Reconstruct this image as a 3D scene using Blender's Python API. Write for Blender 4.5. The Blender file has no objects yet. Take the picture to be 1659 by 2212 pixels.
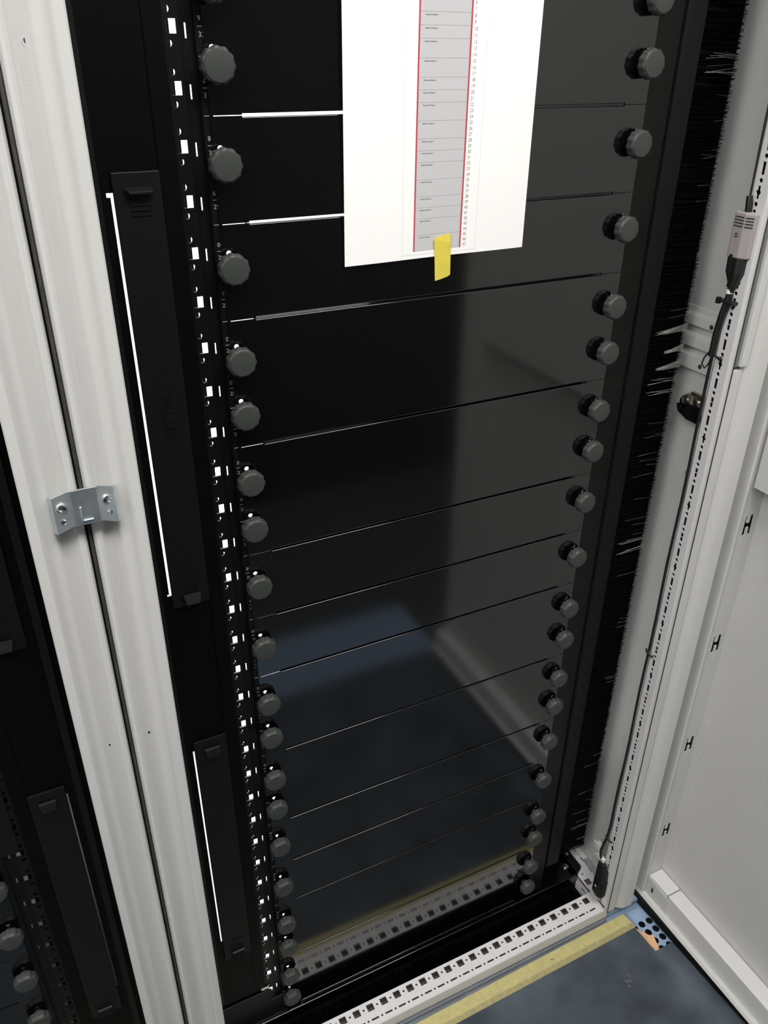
import bpy, bmesh, math, random
from mathutils import Matrix, Vector
from mathutils.geometry import delaunay_2d_cdt

SC = bpy.context.scene
COL = SC.collection
random.seed(7)

# ------------------------------------------------------------------ camera
cam_d = bpy.data.cameras.new('camera')
cam = bpy.data.objects.new('camera', cam_d)
COL.objects.link(cam)
RX = Vector((0.89692775, -0.44207799, 0.00936252))      # image right
RY = Vector((-0.21325326, -0.45102201, -0.86666152))    # image down
RZ = Vector((0.38735468, 0.77533619, -0.49880873))      # view direction
CP = Vector((-0.205679, -0.758553, 1.392153))
M = Matrix(((RX.x, -RY.x, -RZ.x, CP.x), (RX.y, -RY.y, -RZ.y, CP.y), (RX.z, -RY.z, -RZ.z, CP.z), (0, 0, 0, 1)))
cam.matrix_world = M
cam_d.sensor_fit = 'VERTICAL'
cam_d.sensor_height = 36.0
cam_d.sensor_width = 27.0
cam_d.lens = 1778.08 * 36.0 / 2212.0
cam_d.clip_start = 0.02
SC.camera = cam

# ------------------------------------------------------------------ light
SC.view_settings.view_transform = 'Standard'
SC.view_settings.look = 'None'
SC.view_settings.gamma = 1.0
SC.view_settings.use_curve_mapping = False
SC.view_settings.exposure = 0.0
W = bpy.data.worlds.new('room_air')
SC.world = W
W.use_nodes = True
W.node_tree.nodes['Background'].inputs[0].default_value = (0.95, 1.0, 1.0, 1)
W.node_tree.nodes['Background'].inputs[1].default_value = 0.25


def area(name, loc, rot, sx, sy, power, col=(1, 1, 1)):
    l = bpy.data.lights.new(name, 'AREA')
    l.shape = 'RECTANGLE'
    l.size, l.size_y = sx, sy
    l.energy = power
    l.color = col
    o = bpy.data.objects.new(name, l)
    o.location = loc
    o.rotation_euler = rot
    COL.objects.link(o)
    return o


area('aisle_lamp', (0.45, -1.10, 2.62), (0, 0, 0), 1.5, 0.6, 50, (1.0, 0.985, 0.965))
area('aisle_lamp', (-1.45, -1.10, 2.62), (0, 0, 0), 1.5, 0.6, 41, (1.0, 0.985, 0.965))
area('rear_lamp', (0.3, 1.75, 2.5), (0, 0, 0), 1.4, 0.5, 180, (1.0, 1.0, 0.99))

# ------------------------------------------------------------------ materials


def mat(name, col, rough=0.5, metal=0.0, var=0.0, vscale=8.0, bump=0.0, bscale=300.0, ior=1.5, coat=0.0, spec=0.5):
    m = bpy.data.materials.new(name)
    m.use_nodes = True
    nt = m.node_tree
    b = nt.nodes['Principled BSDF']
    b.inputs['Base Color'].default_value = (*col, 1)
    b.inputs['Roughness'].default_value = rough
    b.inputs['Metallic'].default_value = metal
    b.inputs['IOR'].default_value = ior
    b.inputs['Specular IOR Level'].default_value = spec
    b.inputs['Coat Weight'].default_value = coat
    tc = nt.nodes.new('ShaderNodeTexCoord')
    if var > 0:
        n = nt.nodes.new('ShaderNodeTexNoise')
        n.inputs['Scale'].default_value = vscale
        n.inputs['Detail'].default_value = 6
        nt.links.new(tc.outputs['Object'], n.inputs['Vector'])
        r = nt.nodes.new('ShaderNodeValToRGB')
        r.color_ramp.elements[0].position = 0.3
        r.color_ramp.elements[1].position = 0.7
        r.color_ramp.elements[0].color = (*[c * (1 - var) for c in col], 1)
        r.color_ramp.elements[1].color = (*[min(1, c * (1 + var)) for c in col], 1)
        nt.links.new(n.outputs['Fac'], r.inputs['Fac'])
        nt.links.new(r.outputs['Color'], b.inputs['Base Color'])
    if bump > 0:
        n2 = nt.nodes.new('ShaderNodeTexNoise')
        n2.inputs['Scale'].default_value = bscale
        nt.links.new(tc.outputs['Object'], n2.inputs['Vector'])
        bp = nt.nodes.new('ShaderNodeBump')
        bp.inputs['Strength'].default_value = bump
        bp.inputs['Distance'].default_value = 0.0004
        nt.links.new(n2.outputs['Fac'], bp.inputs['Height'])
        nt.links.new(bp.outputs['Normal'], b.inputs['Normal'])
    return m


GREY = mat('grey_powder_coat', (0.60, 0.595, 0.575), 0.42, bump=0.05, bscale=900, var=0.015, vscale=4)
GREYIN = mat('grey_side_panel', (0.57, 0.57, 0.555), 0.5, bump=0.05, bscale=900, var=0.015, vscale=4)
WHITEF = mat('frame_white', (0.70, 0.69, 0.69), 0.42, bump=0.05, bscale=900, var=0.01)
GLOSS = mat('gloss_black_panel', (0.002, 0.0021, 0.002), 0.085, bump=0.015, bscale=500, ior=1.78)
BLACK = mat('black_steel', (0.0014, 0.0014, 0.0015), 0.5, bump=0.05, bscale=700, spec=0.12)
RAILB = mat('black_rail_steel', (0.003, 0.003, 0.0026), 0.42, bump=0.05, bscale=700, spec=0.28)
BLACKP = mat('black_plastic', (0.0032, 0.0033, 0.0032), 0.5, bump=0.06, bscale=600, spec=0.3)
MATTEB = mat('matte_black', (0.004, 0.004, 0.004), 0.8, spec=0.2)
GASK = mat('joint_rubber', (0.062, 0.057, 0.053), 0.6, var=0.25, vscale=60)
KNOB = mat('dark_knob_plastic', (0.040, 0.044, 0.040), 0.5, bump=0.15, bscale=900)
BRISTLE = mat('black_bristle', (0.0025, 0.0025, 0.0028), 0.7, spec=0.05)
MIDGREY = mat('mid_grey_rubber', (0.16, 0.165, 0.165), 0.6)
DARKBASE = mat('dark_base_interior', (0.13, 0.122, 0.118), 0.6)
PALE = mat('pale_glint_and_clip', (0.45, 0.43, 0.40), 0.4)  # pale tone for light caught on bristles, and for the clip
RUBBER = mat('grey_black_rubber', (0.035, 0.033, 0.032), 0.6, var=0.3, vscale=60)
ZINC = mat('zinc_plated_steel', (0.66, 0.72, 0.74), 0.48, 1.0, var=0.15, vscale=60, bump=0.1, bscale=400)
CHROME = mat('bright_screw_steel', (0.75, 0.76, 0.78), 0.2, 1.0)
BRASSY = mat('nickel_brass', (0.42, 0.38, 0.32), 0.25, 1.0)
PAPER = mat('white_paper', (0.93, 0.92, 0.90), 0.8)
PRINTG = mat('print_grey', (0.55, 0.54, 0.55), 0.8)
PRINTR = mat('print_red', (0.50, 0.06, 0.08), 0.8)
PRINTK = mat('print_black', (0.03, 0.03, 0.03), 0.8)
PRINTN = mat('print_number_grey', (0.26, 0.29, 0.27), 0.8)
PRINTL = mat('print_line_grey', (0.28, 0.28, 0.28), 0.8)
PRINTF = mat('print_faint_line', (0.66, 0.64, 0.62), 0.8)
YTAPE = mat('yellow_tape', (0.80, 0.66, 0.09), 0.55, bump=0.3, bscale=260, var=0.06, vscale=90)
KHAKI = mat('khaki_tape', (0.52, 0.46, 0.20), 0.6, bump=0.2, bscale=150, var=0.10, vscale=120)
KHAKID = mat('khaki_tape_layer', (0.37, 0.325, 0.155), 0.6, bump=0.2, bscale=150, var=0.12, vscale=120)
MATF = mat('dark_grey_mat', (0.066, 0.080, 0.096), 0.5, var=0.38, vscale=11, bump=0.25, bscale=90, spec=0.2)
TILE = mat('blue_grey_steel', (0.20, 0.27, 0.38), 0.5, var=0.08, vscale=30)
STRIP = mat('grey_floor_strip', (0.17, 0.19, 0.215), 0.45, var=0.1, vscale=30)
FLOORM = mat('floor_tile', (0.045, 0.045, 0.043), 0.5, var=0.08, vscale=6)
CARD = mat('orange_board', (0.52, 0.30, 0.16), 0.7, var=0.1, vscale=60)
ETCH = mat('label_print', (0.34, 0.34, 0.33), 0.6)
SENSOR = mat('warm_grey_plastic', (0.345, 0.315, 0.305), 0.5)
DARKSLOT = mat('dark_slot', (0.02, 0.02, 0.02), 0.8)
CABLE = mat('black_cable', (0.009, 0.009, 0.009), 0.45)
WHITEP = mat('white_plastic', (0.72, 0.71, 0.69), 0.5)
GREENP = mat('green_sticker', (0.10, 0.20, 0.10), 0.6)
CLEARP = mat('translucent_clip', (0.55, 0.56, 0.57), 0.15)
WALLW = mat('white_wall', (0.80, 0.80, 0.79), 0.8)
INNERF = mat('rack_inner_floor', (0.70, 0.70, 0.70), 0.7)
CEIL = mat('ceiling_white', (0.7, 0.7, 0.7), 0.9)
DARKW = mat('dark_opposite_racks', (0.012, 0.012, 0.013), 0.5)

# ------------------------------------------------------------------ mesh helpers


class MB:
    def __init__(s):
        s.v, s.f = [], []

    def add(s, vs, fs):
        o = len(s.v)
        s.v += [tuple(v) for v in vs]
        s.f += [tuple(i + o for i in f) for f in fs]
        return s

    def box(s, x0, x1, y0, y1, z0, z1):
        return s.add([(x0, y0, z0), (x1, y0, z0), (x1, y1, z0), (x0, y1, z0), (x0, y0, z1), (x1, y0, z1), (x1, y1, z1), (x0, y1, z1)],
                     [(0, 3, 2, 1), (4, 5, 6, 7), (0, 1, 5, 4), (1, 2, 6, 5), (2, 3, 7, 6), (3, 0, 4, 7)])

    def loft(s, rings, caps=True, closed=True):
        n = len(rings[0])
        vs = [p for r in rings for p in r]
        fs = []
        for k in range(len(rings) - 1):
            for i in range(n if closed else n - 1):
                j = (i + 1) % n
                fs.append((k * n + i, k * n + j, (k + 1) * n + j, (k + 1) * n + i))
        if caps:
            fs.append(tuple(range(n - 1, -1, -1)))
            fs.append(tuple((len(rings) - 1) * n + i for i in range(n)))
        return s.add(vs, fs)

    def prism(s, pts, a, b, axis='z'):
        if axis == 'z':
            g = lambda p, t: (p[0], p[1], t)
        elif axis == 'x':
            g = lambda p, t: (t, p[0], p[1])
        else:
            g = lambda p, t: (p[0], t, p[1])
        return s.loft([[g(p, a) for p in pts], [g(p, b) for p in pts]])

    def lathe(s, c, d, prof, n=20, lob=0, amp=0.0):
        """prof: list of (distance along d, radius, lobe factor)"""
        d = Vector(d).normalized()
        u = d.orthogonal().normalized()
        w = d.cross(u)
        rings = []
        for q in prof:
            t, r = q[0], q[1]
            lf = q[2] if len(q) > 2 else 0
            ring = []
            for i in range(n):
                a = 2 * math.pi * i / n
                rr = r * (1 + lf * amp * math.cos(lob * a))
                ring.append(tuple(Vector(c) + d * t + u * (rr * math.cos(a)) + w * (rr * math.sin(a))))
            rings.append(ring)
        return s.loft(rings)

    def tube(s, pts, r, n=8):
        pts = [Vector(p) for p in pts]
        rings = []
        up = None
        for i, p in enumerate(pts):
            t = (pts[min(i + 1, len(pts) - 1)] - pts[max(i - 1, 0)]).normalized()
            if up is None:
                up = t.orthogonal().normalized()
            up = (up - t * up.dot(t)).normalized()
            w = t.cross(up)
            rr = r[i] if isinstance(r, (list, tuple)) else r
            rings.append([tuple(p + up * (rr * math.cos(2 * math.pi * k / n)) + w * (rr * math.sin(2 * math.pi * k / n))) for k in range(n)])
        return s.loft(rings)

    def plate(s, outer, holes, g, t0, t1, walls=True):
        """2D outline with holes, triangulated; g(u, v, t) maps to 3D"""
        vs, es = [], []
        loops = [outer] + holes
        for lp in loops:
            o = len(vs)
            vs += [Vector(p) for p in lp]
            es += [(o + i, o + (i + 1) % len(lp)) for i in range(len(lp))]
        ov, oe, of = delaunay_2d_cdt(vs, es, [], 0, 1e-7)[:3]
        hb = [(min(p[0] for p in h), max(p[0] for p in h), min(p[1] for p in h), max(p[1] for p in h), h) for h in holes]

        def inside(x, y, lp):
            c = False
            n = len(lp)
            for i in range(n):
                x1, y1 = lp[i]
                x2, y2 = lp[i - 1]
                if (y1 > y) != (y2 > y) and x < (x2 - x1) * (y - y1) / (y2 - y1) + x1:
                    c = not c
            return c
        tris = []
        for f in of:
            x = sum(ov[i].x for i in f) / len(f)
            y = sum(ov[i].y for i in f) / len(f)
            if not inside(x, y, outer):
                continue
            if any(b[0] < x < b[1] and b[2] < y < b[3] and inside(x, y, b[4]) for b in hb):
                continue
            tris.append(tuple(f))
        n = len(ov)
        V = [g(p.x, p.y, t0) for p in ov] + [g(p.x, p.y, t1) for p in ov]
        F = [t for t in tris] + [tuple(i + n for i in reversed(t)) for t in tris]
        s.add(V, F)
        for k, lp in enumerate(loops):
            if k == 0 and not walls:
                continue
            m = len(lp)
            V = [g(p[0], p[1], t0) for p in lp] + [g(p[0], p[1], t1) for p in lp]
            s.add(V, [(i, (i + 1) % m, m + (i + 1) % m, m + i) for i in range(m)])
        return s

    def mesh(s, name, m, smooth=None):
        me = bpy.data.meshes.new(name)
        me.from_pydata(s.v, [], s.f)
        me.materials.append(m)
        bm = bmesh.new()
        bm.from_mesh(me)
        bmesh.ops.remove_doubles(bm, verts=bm.verts, dist=1e-6)
        bmesh.ops.recalc_face_normals(bm, faces=bm.faces)
        bm.to_mesh(me)
        bm.free()
        if smooth:
            me.polygons.foreach_set('use_smooth', [True] * len(me.polygons))
            me.set_sharp_from_angle(angle=math.radians(smooth))
        return me

    def build(s, name, m, parent=None, smooth=None, bevel=0, kind=None):
        o = bpy.data.objects.new(name, s.mesh(name, m, smooth))
        COL.objects.link(o)
        if parent is not None:
            o.parent = parent
        if bevel:
            md = o.modifiers.new('edge', 'BEVEL')
            md.width = bevel
            md.segments = 2
            md.limit_method = 'ANGLE'
            md.angle_limit = math.radians(50)
        if kind:
            o['kind'] = kind
        return o


def inst(src, name, parent, loc=(0, 0, 0)):
    o = bpy.data.objects.new(name, src)
    COL.objects.link(o)
    o.parent = parent
    o.location = loc
    return o


def tag(o, label, cat, group=None, kind=None):
    o['label'] = label
    o['category'] = cat
    if group:
        o['group'] = group
    if kind:
        o['kind'] = kind
    return o


def thing(name, label, cat, loc=(0, 0, 0), group=None):
    o = bpy.data.objects.new(name, None)
    o.empty_display_size = 0.05
    COL.objects.link(o)
    o.location = loc
    return tag(o, label, cat, group)


def rect(u0, u1, v0, v1):
    return [(u0, v0), (u1, v0), (u1, v1), (u0, v1)]


def circ(u, v, r, n=10, rv=None):
    return [(u + r * math.cos(2 * math.pi * i / n), v + (rv or r) * math.sin(2 * math.pi * i / n)) for i in range(n)]


FXZ = lambda u, v, t: (u, t, v)      # plate facing y
FYZ = lambda u, v, t: (t, u, v)      # plate facing x
FXY = lambda u, v, t: (u, v, t)      # plate facing z

TXT = {}


def text2d(body, size, align='LEFT', extrude=0.0):
    k = (body, size, align, extrude)
    if k in TXT:
        return TXT[k]
    c = bpy.data.curves.new('lettering', 'FONT')
    c.body = body
    c.size = size
    c.align_x = align
    c.align_y = 'CENTER'
    c.extrude = extrude
    c.resolution_u = 3
    o = bpy.data.objects.new('lettering', c)
    COL.objects.link(o)
    dg = bpy.context.evaluated_depsgraph_get()
    me = bpy.data.meshes.new_from_object(o.evaluated_get(dg))
    r = ([tuple(v.co) for v in me.vertices], [tuple(p.vertices) for p in me.polygons])
    bpy.data.objects.remove(o)
    bpy.data.curves.remove(c)
    bpy.data.meshes.remove(me)
    TXT[k] = r
    return r


def put_text(mb, body, size, g, align='LEFT', extrude=0.0):
    vs, fs = text2d(body, size, align, extrude)
    mb.add([g(*v) for v in vs], fs)


U = 0.04445
zk = lambda k: (47 - k) * U          # lower edge of unit k counted from the top
ZF = -0.055                          # floor level
ZB = -0.0165                         # top of the base frame
ZT = 2.105                           # top of the racks

# ------------------------------------------------------------------ room
fl = MB()
fl.box(-2.2, 3.2, -1.75, 0.98, ZF - 0.06, ZF - 0.012)
o = fl.build('floor', FLOORM)
tag(o, 'grey floor slab of the server aisle', 'floor', kind='structure')
fl = MB()
fl.box(-2.2, 3.2, 0.98, 2.5, ZF - 0.06, ZF - 0.012)
tag(fl.build('floor', INNERF), 'pale floor of the room behind the racks', 'floor', kind='structure')
for nm, b, m_, lb in (('wall_rear', (-2.2, 3.2, 2.5, 2.56, ZF - .06, 2.75), WALLW, 'white wall behind the racks'),
                      ('wall_left', (-2.26, -2.2, -1.75, 2.5, ZF - .06, 2.75), WALLW, 'white end wall on the left'),
                      ('wall_right', (3.2, 3.26, -1.75, 2.5, ZF - .06, 2.75), WALLW, 'white end wall on the right'),
                      ('wall_front', (-2.2, 3.2, -1.81, -1.75, ZF - .06, 2.75), DARKW, 'dark rack fronts facing the aisle'),
                      ('ceiling', (-2.2, 3.2, -1.75, 2.5, 2.75, 2.8), CEIL, 'white ceiling')):
    mb = MB()
    mb.box(*b)
    tag(mb.build(nm, m_), lb, 'ceiling' if nm == 'ceiling' else 'wall', kind='structure')

# ------------------------------------------------------------------ racks
rack = thing('server_rack', 'grey server rack with glossy black blanking panels across its front', 'rack', (0.24, 0.4, ZF))
rack_l = thing('server_rack', 'dark neighbouring server rack at the left, cut by the photo edge', 'rack', (-0.56, 0.4, ZF))


def part(mb, name, m, root, smooth=None, bevel=0, kind=None, sub=None):
    """mesh given in world coordinates, hung under a root empty (or under a part of it)"""
    o = mb.build(name, m, None, smooth, bevel, kind)
    if sub is not None:
        o.parent = sub
        # parts keep world coordinates through their own location
        o.matrix_parent_inverse = Matrix.Identity(4)
        base = sub.get('_w', None)
        o.location = (0, 0, 0)
    else:
        o.parent = root
        o.location = -root.location
    return o


def front_post(root, mx):
    """profiled corner post; mx maps the x of the right-hand post of the left pair"""
    P = [(-0.1110, -0.030), (-0.1110, -0.0838), (-0.1123, -0.0850), (-0.1197, -0.0850), (-0.1212, -0.0838), (-0.1228, -0.0792),
         (-0.1250, -0.0784), (-0.1318, -0.0788), (-0.1338, -0.0778), (-0.1362, -0.0738), (-0.1400, -0.0722), (-0.1450, -0.0722),
         (-0.1482, -0.0744), (-0.1505, -0.0800), (-0.1530, -0.0812), (-0.1558, -0.0806), (-0.1578, -0.0780), (-0.1590, -0.0700), (-0.1590, -0.030)]
    mb = MB()
    mb.prism([(mx(p[0]), p[1]) for p in P], ZB - 0.025, ZT)
    return part(mb, 'frame_post', GREY, root, smooth=35)


def emboss(root, cx, zs, up, post):
    mb = MB()
    if up:
        g = lambda a, b, c: (-b, -c, a)
    else:
        g = lambda a, b, c: (b, -c, -a)
    put_text(mb, 'RITTAL', 0.0058, g, 'CENTER', 0.0002)
    me = mb.mesh('embossed_lettering', GREY)
    for z in zs:
        inst(me, 'embossed_lettering', post, (cx, -0.07205, z))


ident = lambda x: x
mirl = lambda x: -0.3215 - x
p1 = front_post(rack, ident)
emboss(rack, -0.1425, [1.37 - 0.106 * k for k in range(0, 12)], True, p1)
p2 = front_post(rack_l, mirl)
emboss(rack_l, mirl(-0.1425), [1.2197 - 0.106 * k for k in range(-1, 11)], False, p2)

# round holes in the posts: a rim and a dark disc painting the shade inside
for root, post, hx, hz in ((rack, p1, -0.1388, 1.388), (rack, p1, -0.1400, 0.747), (rack_l, p2, -0.1830, 0.747)):
    mb = MB()
    mb.lathe((hx, -0.0721, hz), (0, -1, 0), [(-0.002, 0.0032), (0.0002, 0.0032), (0.0004, 0.0029), (0.0003, 0.0026), (-0.002, 0.0024)], 18)
    part(mb, 'screw_hole', GREY, root, smooth=30, sub=post)
    mb = MB()
    mb.lathe((hx + 0.0005, -0.0721, hz + 0.0006), (0, -1, 0), [(-0.002, 0.0021), (0.00035, 0.0021)], 18)
    part(mb, 'hole_shadow', RUBBER, root, sub=post)

# rubber gasket strips in the joint between the two posts
mb = MB()
mb.box(-0.1618, -0.1592, -0.0776, -0.03, ZB - 0.02, ZT)
part(mb, 'joint_gasket', GASK, rack)
mb = MB()
mb.box(-0.1623, -0.1618, -0.0790, -0.0735, ZB - 0.02, ZT)
part(mb, 'gasket_lip', MATTEB, rack)


def side_set(root, mx, full=True):
    """baffle plate, mounting rail of one rack side; mx maps x of the right rack's left side"""
    s = 1 if mx is ident else -1

    def R(u0, u1, v0, v1):
        a, b = mx(u0), mx(u1)
        return rect(min(a, b), max(a, b), v0, v1)
    # baffle with the two cable openings
    mb = MB()
    holes = [R(-0.0873, -0.072, 0.8615, 1.2772), R(-0.0868, -0.072, 0.238, 0.6265), R(-0.0905, -0.0873, 1.2736, 1.2772), R(-0.0895, -0.0873, 0.8615, 0.8640)]
    mb.plate(R(-0.135, -0.0287, 0.0, ZT), holes, FXZ, 0.0, 0.002)
    part(mb, 'baffle_plate', BLACK, root)
    mb = MB()
    a, b = sorted((mx(-0.1035), mx(-0.0955)))
    mb.box(a, b, -0.003, 0.0, 0.09, ZT)
    part(mb, 'baffle_edge', BLACKP, root)
    mb = MB()
    a, b = sorted((mx(-0.0442), mx(-0.034)))
    mb.box(a, b, -0.0012, 0.0, 0.1, ZT)
    part(mb, 'baffle_rib', BLACK, root)
    # mounting rail, one unit at a time, joined
    mb = MB()
    for k in range(14 if full else 26, 48):
        z0 = zk(k)
        zc = z0 + U / 2 - 0.001
        mb.plate(R(-0.0282, -0.0139, z0, z0 + U),
                 [R(-0.0256, -0.0166, zc - 0.0052, zc + 0.0052)] + [[(mx(p[0]), p[1]) for p in circ(-0.0236, zc + d, 0.0027)] for d in (-0.0120, 0.0120)],
                 FXZ, 0.002, 0.004, walls=False)
        mb.plate(R(-0.0139, -0.0020, z0, z0 + U), [R(-0.0093, -0.0077, zc - 0.0085, zc + 0.0025)], FXZ, 0.0055, 0.0075, walls=False)
    a, b = sorted((mx(-0.0141), mx(-0.0136)))
    mb.box(a, b, 0.002, 0.0075, 0, zk(13))
    a, b = sorted((mx(-0.0022), mx(0.0074)))
    mb.box(a, b, 0.0014, 0.0042, 0, zk(13))
    a, b = sorted((mx(-0.0024), mx(-0.0018)))
    mb.box(a, b, 0.0014, 0.0090, 0, zk(13))
    a, b = sorted((mx(-0.0287), mx(-0.0280)))
    mb.box(a, b, 0.002, 0.03, 0, zk(13))
    rl = part(mb, 'mounting_rail', RAILB, root)
    mb = MB()
    a, b = sorted((mx(-0.0210), mx(-0.0200)))
    mb.box(a, b, 0.0125, 0.05, 0, zk(13))
    part(mb, 'rail_web', MATTEB, root)
    # unit numbers and tick marks, each a print of its own
    if full:
        for k in range(15, 48):
            zc = zk(k) + U / 2 - 0.001
            mb = MB()
            put_text(mb, str(k), 0.0054, lambda a, b, c: (0.0062 - a, 0.00125, zc + 0.0060 - b), 'LEFT')
            put_text(mb, str(48 - k), 0.0054, lambda a, b, c: (0.0006 + a, 0.00125, zc - 0.0058 + b), 'LEFT')
            mb.box(0.0002, 0.0041, 0.00122, 0.0014, zc - 0.0002, zc + 0.0002)
            part(mb, 'unit_number', ETCH, root)
            mb = MB()
            mb.box(-0.0006, 0.0041, 0.00122, 0.0014, zk(k) + U - 0.00025, zk(k) + U + 0.00025)
            part(mb, 'unit_tick', ETCH, root)


side_set(rack, ident, True)
side_set(rack_l, mirl, False)

# right side of the main rack: rail flange, groove, black air profile
mb = MB()
mb.box(0.476, 0.5165, 0.0022, 0.0042, 0, zk(13))
mb.box(0.5165, 0.5172, 0.0022, 0.03, 0, zk(13))
part(mb, 'mounting_rail', RAILB, rack)
for k in range(16, 48):
    zc = zk(k) + U / 2 - 0.001
    mb = MB()
    put_text(mb, str(k), 0.0046, lambda a, b, c: (0.4820 + a * 0.6, 0.0020, zc + 0.0045 + b), 'LEFT')
    put_text(mb, str(48 - k), 0.0046, lambda a, b, c: (0.4820 + a * 0.6, 0.0020, zc - 0.0055 + b), 'LEFT')
    part(mb, 'unit_number', ETCH, rack)
mb = MB()
mb.prism([(0.5195, 0.004), (0.5195, -0.0005), (0.5225, -0.0015), (0.5455, -0.0015), (0.5475, 0.001), (0.5475, 0.012), (0.5195, 0.012)], 0.055, ZT)
part(mb, 'air_profile', BLACKP, rack, bevel=0.0006)
# brush: bristles reaching from the profile towards the side panel
mb = MB()
bz = 0.068


def hair(mb, a, b, r, n=3):
    a, b = Vector(a), Vector(b)
    t = (b - a).normalized()
    u = t.orthogonal().normalized()
    w = t.cross(u)
    ra = [tuple(a + u * r * math.cos(k * 2.094) + w * r * math.sin(k * 2.094)) for k in range(3)]
    rb = [tuple(b + u * r * .5 * math.cos(k * 2.094) + w * r * .5 * math.sin(k * 2.094)) for k in range(3)]
    mb.loft([ra, rb])


RIBZ = (1.0757, 1.038, 1.0185)
z = bz
while z < 1.52:
    tip = 0.6055 + random.uniform(-0.0012, 0.0010)
    y0 = random.uniform(0.003, 0.010)
    hair(mb, (0.5465, y0, z), (tip, y0 + random.uniform(-0.002, 0.002) - 0.003, z + random.uniform(-0.0015, 0.0015)), 0.00055)
    z += 0.00030
mb.box(0.5465, 0.6050, 0.0045, 0.0105, bz, ZT)
part(mb, 'brush_bristles', BRISTLE, rack, kind='stuff')
mb = MB()  # pale strands paint the light caught by black bristles
for z in [random.uniform(0.085, 1.45) for _ in range(42)]:
    L = random.uniform(0.012, 0.040)
    x1 = 0.602 + random.uniform(-.004, .002)
    hair(mb, (x1 - L, -0.0008, z + random.uniform(-.003, .003)), (x1, -0.002, z), 0.00010)
for zc, L in ((1.0745, 0.050), (1.0475, 0.032), (1.0255, 0.040)):  # pale tufts stand in for lit wall between parted bristles
    for k in range(20):
        q = k / 19.0
        zz = zc + (q - 0.5) * 0.010
        hair(mb, (0.604 - L * random.uniform(0.65, 1.0), -0.0012, zc - 0.004 + (q - .5) * 0.003 + random.uniform(-.001, .001)), (0.6058, -0.0024, zz), 0.00012)
for zc in (0.756, 0.741, 1.005, 0.99, 1.38, 1.365):
    for k in range(4):
        hair(mb, (0.604 - random.uniform(.03, .05), -0.001, zc + random.uniform(-.004, .004)), (0.604, -0.002, zc + random.uniform(-.005, .003)), 0.0002)
part(mb, 'lit_loose_bristles', PALE, rack, kind='stuff')

# grey side panel with pressed ribs, lock cam
sp = MB()
sp.box(0.6455, 0.6485, -0.080, 1.0, ZB, ZT)
side = part(sp, 'side_panel', GREYIN, rack)
mb = MB()
prof = [(0.6460, 1.0905), (0.6440, 1.0890), (0.6430, 1.0830), (0.6385, 1.0785), (0.6380, 1.0740), (0.6380, 1.0668), (0.6440, 1.0645),
        (0.6445, 1.0560), (0.6385, 1.0520), (0.6380, 1.0480), (0.6380, 1.0385), (0.6440, 1.0365), (0.6445, 1.0300), (0.6385, 1.0262), (0.6380, 1.0220),
        (0.6380, 1.0090), (0.6440, 1.0060), (0.6460, 1.0040)]
mb.loft([[(p[0], -0.0585, p[1]) for p in prof], [(p[0], 0.30, p[1]) for p in prof]], caps=True)
part(mb, 'panel_rib', GREYIN, rack, smooth=30)
mb = MB()
for yy, zz in ((-0.0122, 1.0715), (-0.0070, 1.0165)):
    mb = MB()
    mb.lathe((0.6379, yy, zz), (-1, 0, 0), [(-0.001, 0.0032), (0.0002, 0.0032), (0.0003, 0.0026), (0.0001, 0.001)], 14)
    part(mb, 'rib_hole', DARKSLOT, rack, smooth=30)
mb = MB()
mb.box(0.640, 0.6456, -0.024, 0.0, 0.9735, 0.9785)
mb.lathe((0.6450, 0.001, 0.9655), (-1, 0, -0.15), [(0, 0.0105), (0.010, 0.0105), (0.014, 0.0085), (0.0155, 0.004)], 20)
mb.lathe((0.6450, -0.014, 0.9655), (-1, 0, 0), [(0, 0.0085), (0.012, 0.0085), (0.013, 0.006)], 16)
part(mb, 'lock_cam', BRASSY, rack, smooth=35)
mb = MB()
mb.prism([(0.012, 0.9600), (0.007, 0.9500), (-0.010, 0.9440), (-0.026, 0.9440), (-0.028, 0.9660), (-0.012, 0.9640)], 0.628, 0.634, 'x')
mb.box(0.630, 0.640, -0.027, -0.019, 0.943, 0.952)
mb.lathe((0.6280, 0.0035, 0.9570), (-1, 0, 0), [(0, 0.0045), (0.002, 0.0045), (0.003, 0.003)], 14)
part(mb, 'lock_lever', BLACK, rack, bevel=0.0008)
mb = MB()
mb.box(0.638, 0.6456, -0.022, -0.0165, 0.8665, 0.8715)
mb.box(0.634, 0.639, -0.022, -0.0195, 0.8655, 0.8705)
part(mb, 'wall_clip', GREYIN, rack, bevel=0.0006)

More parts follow.
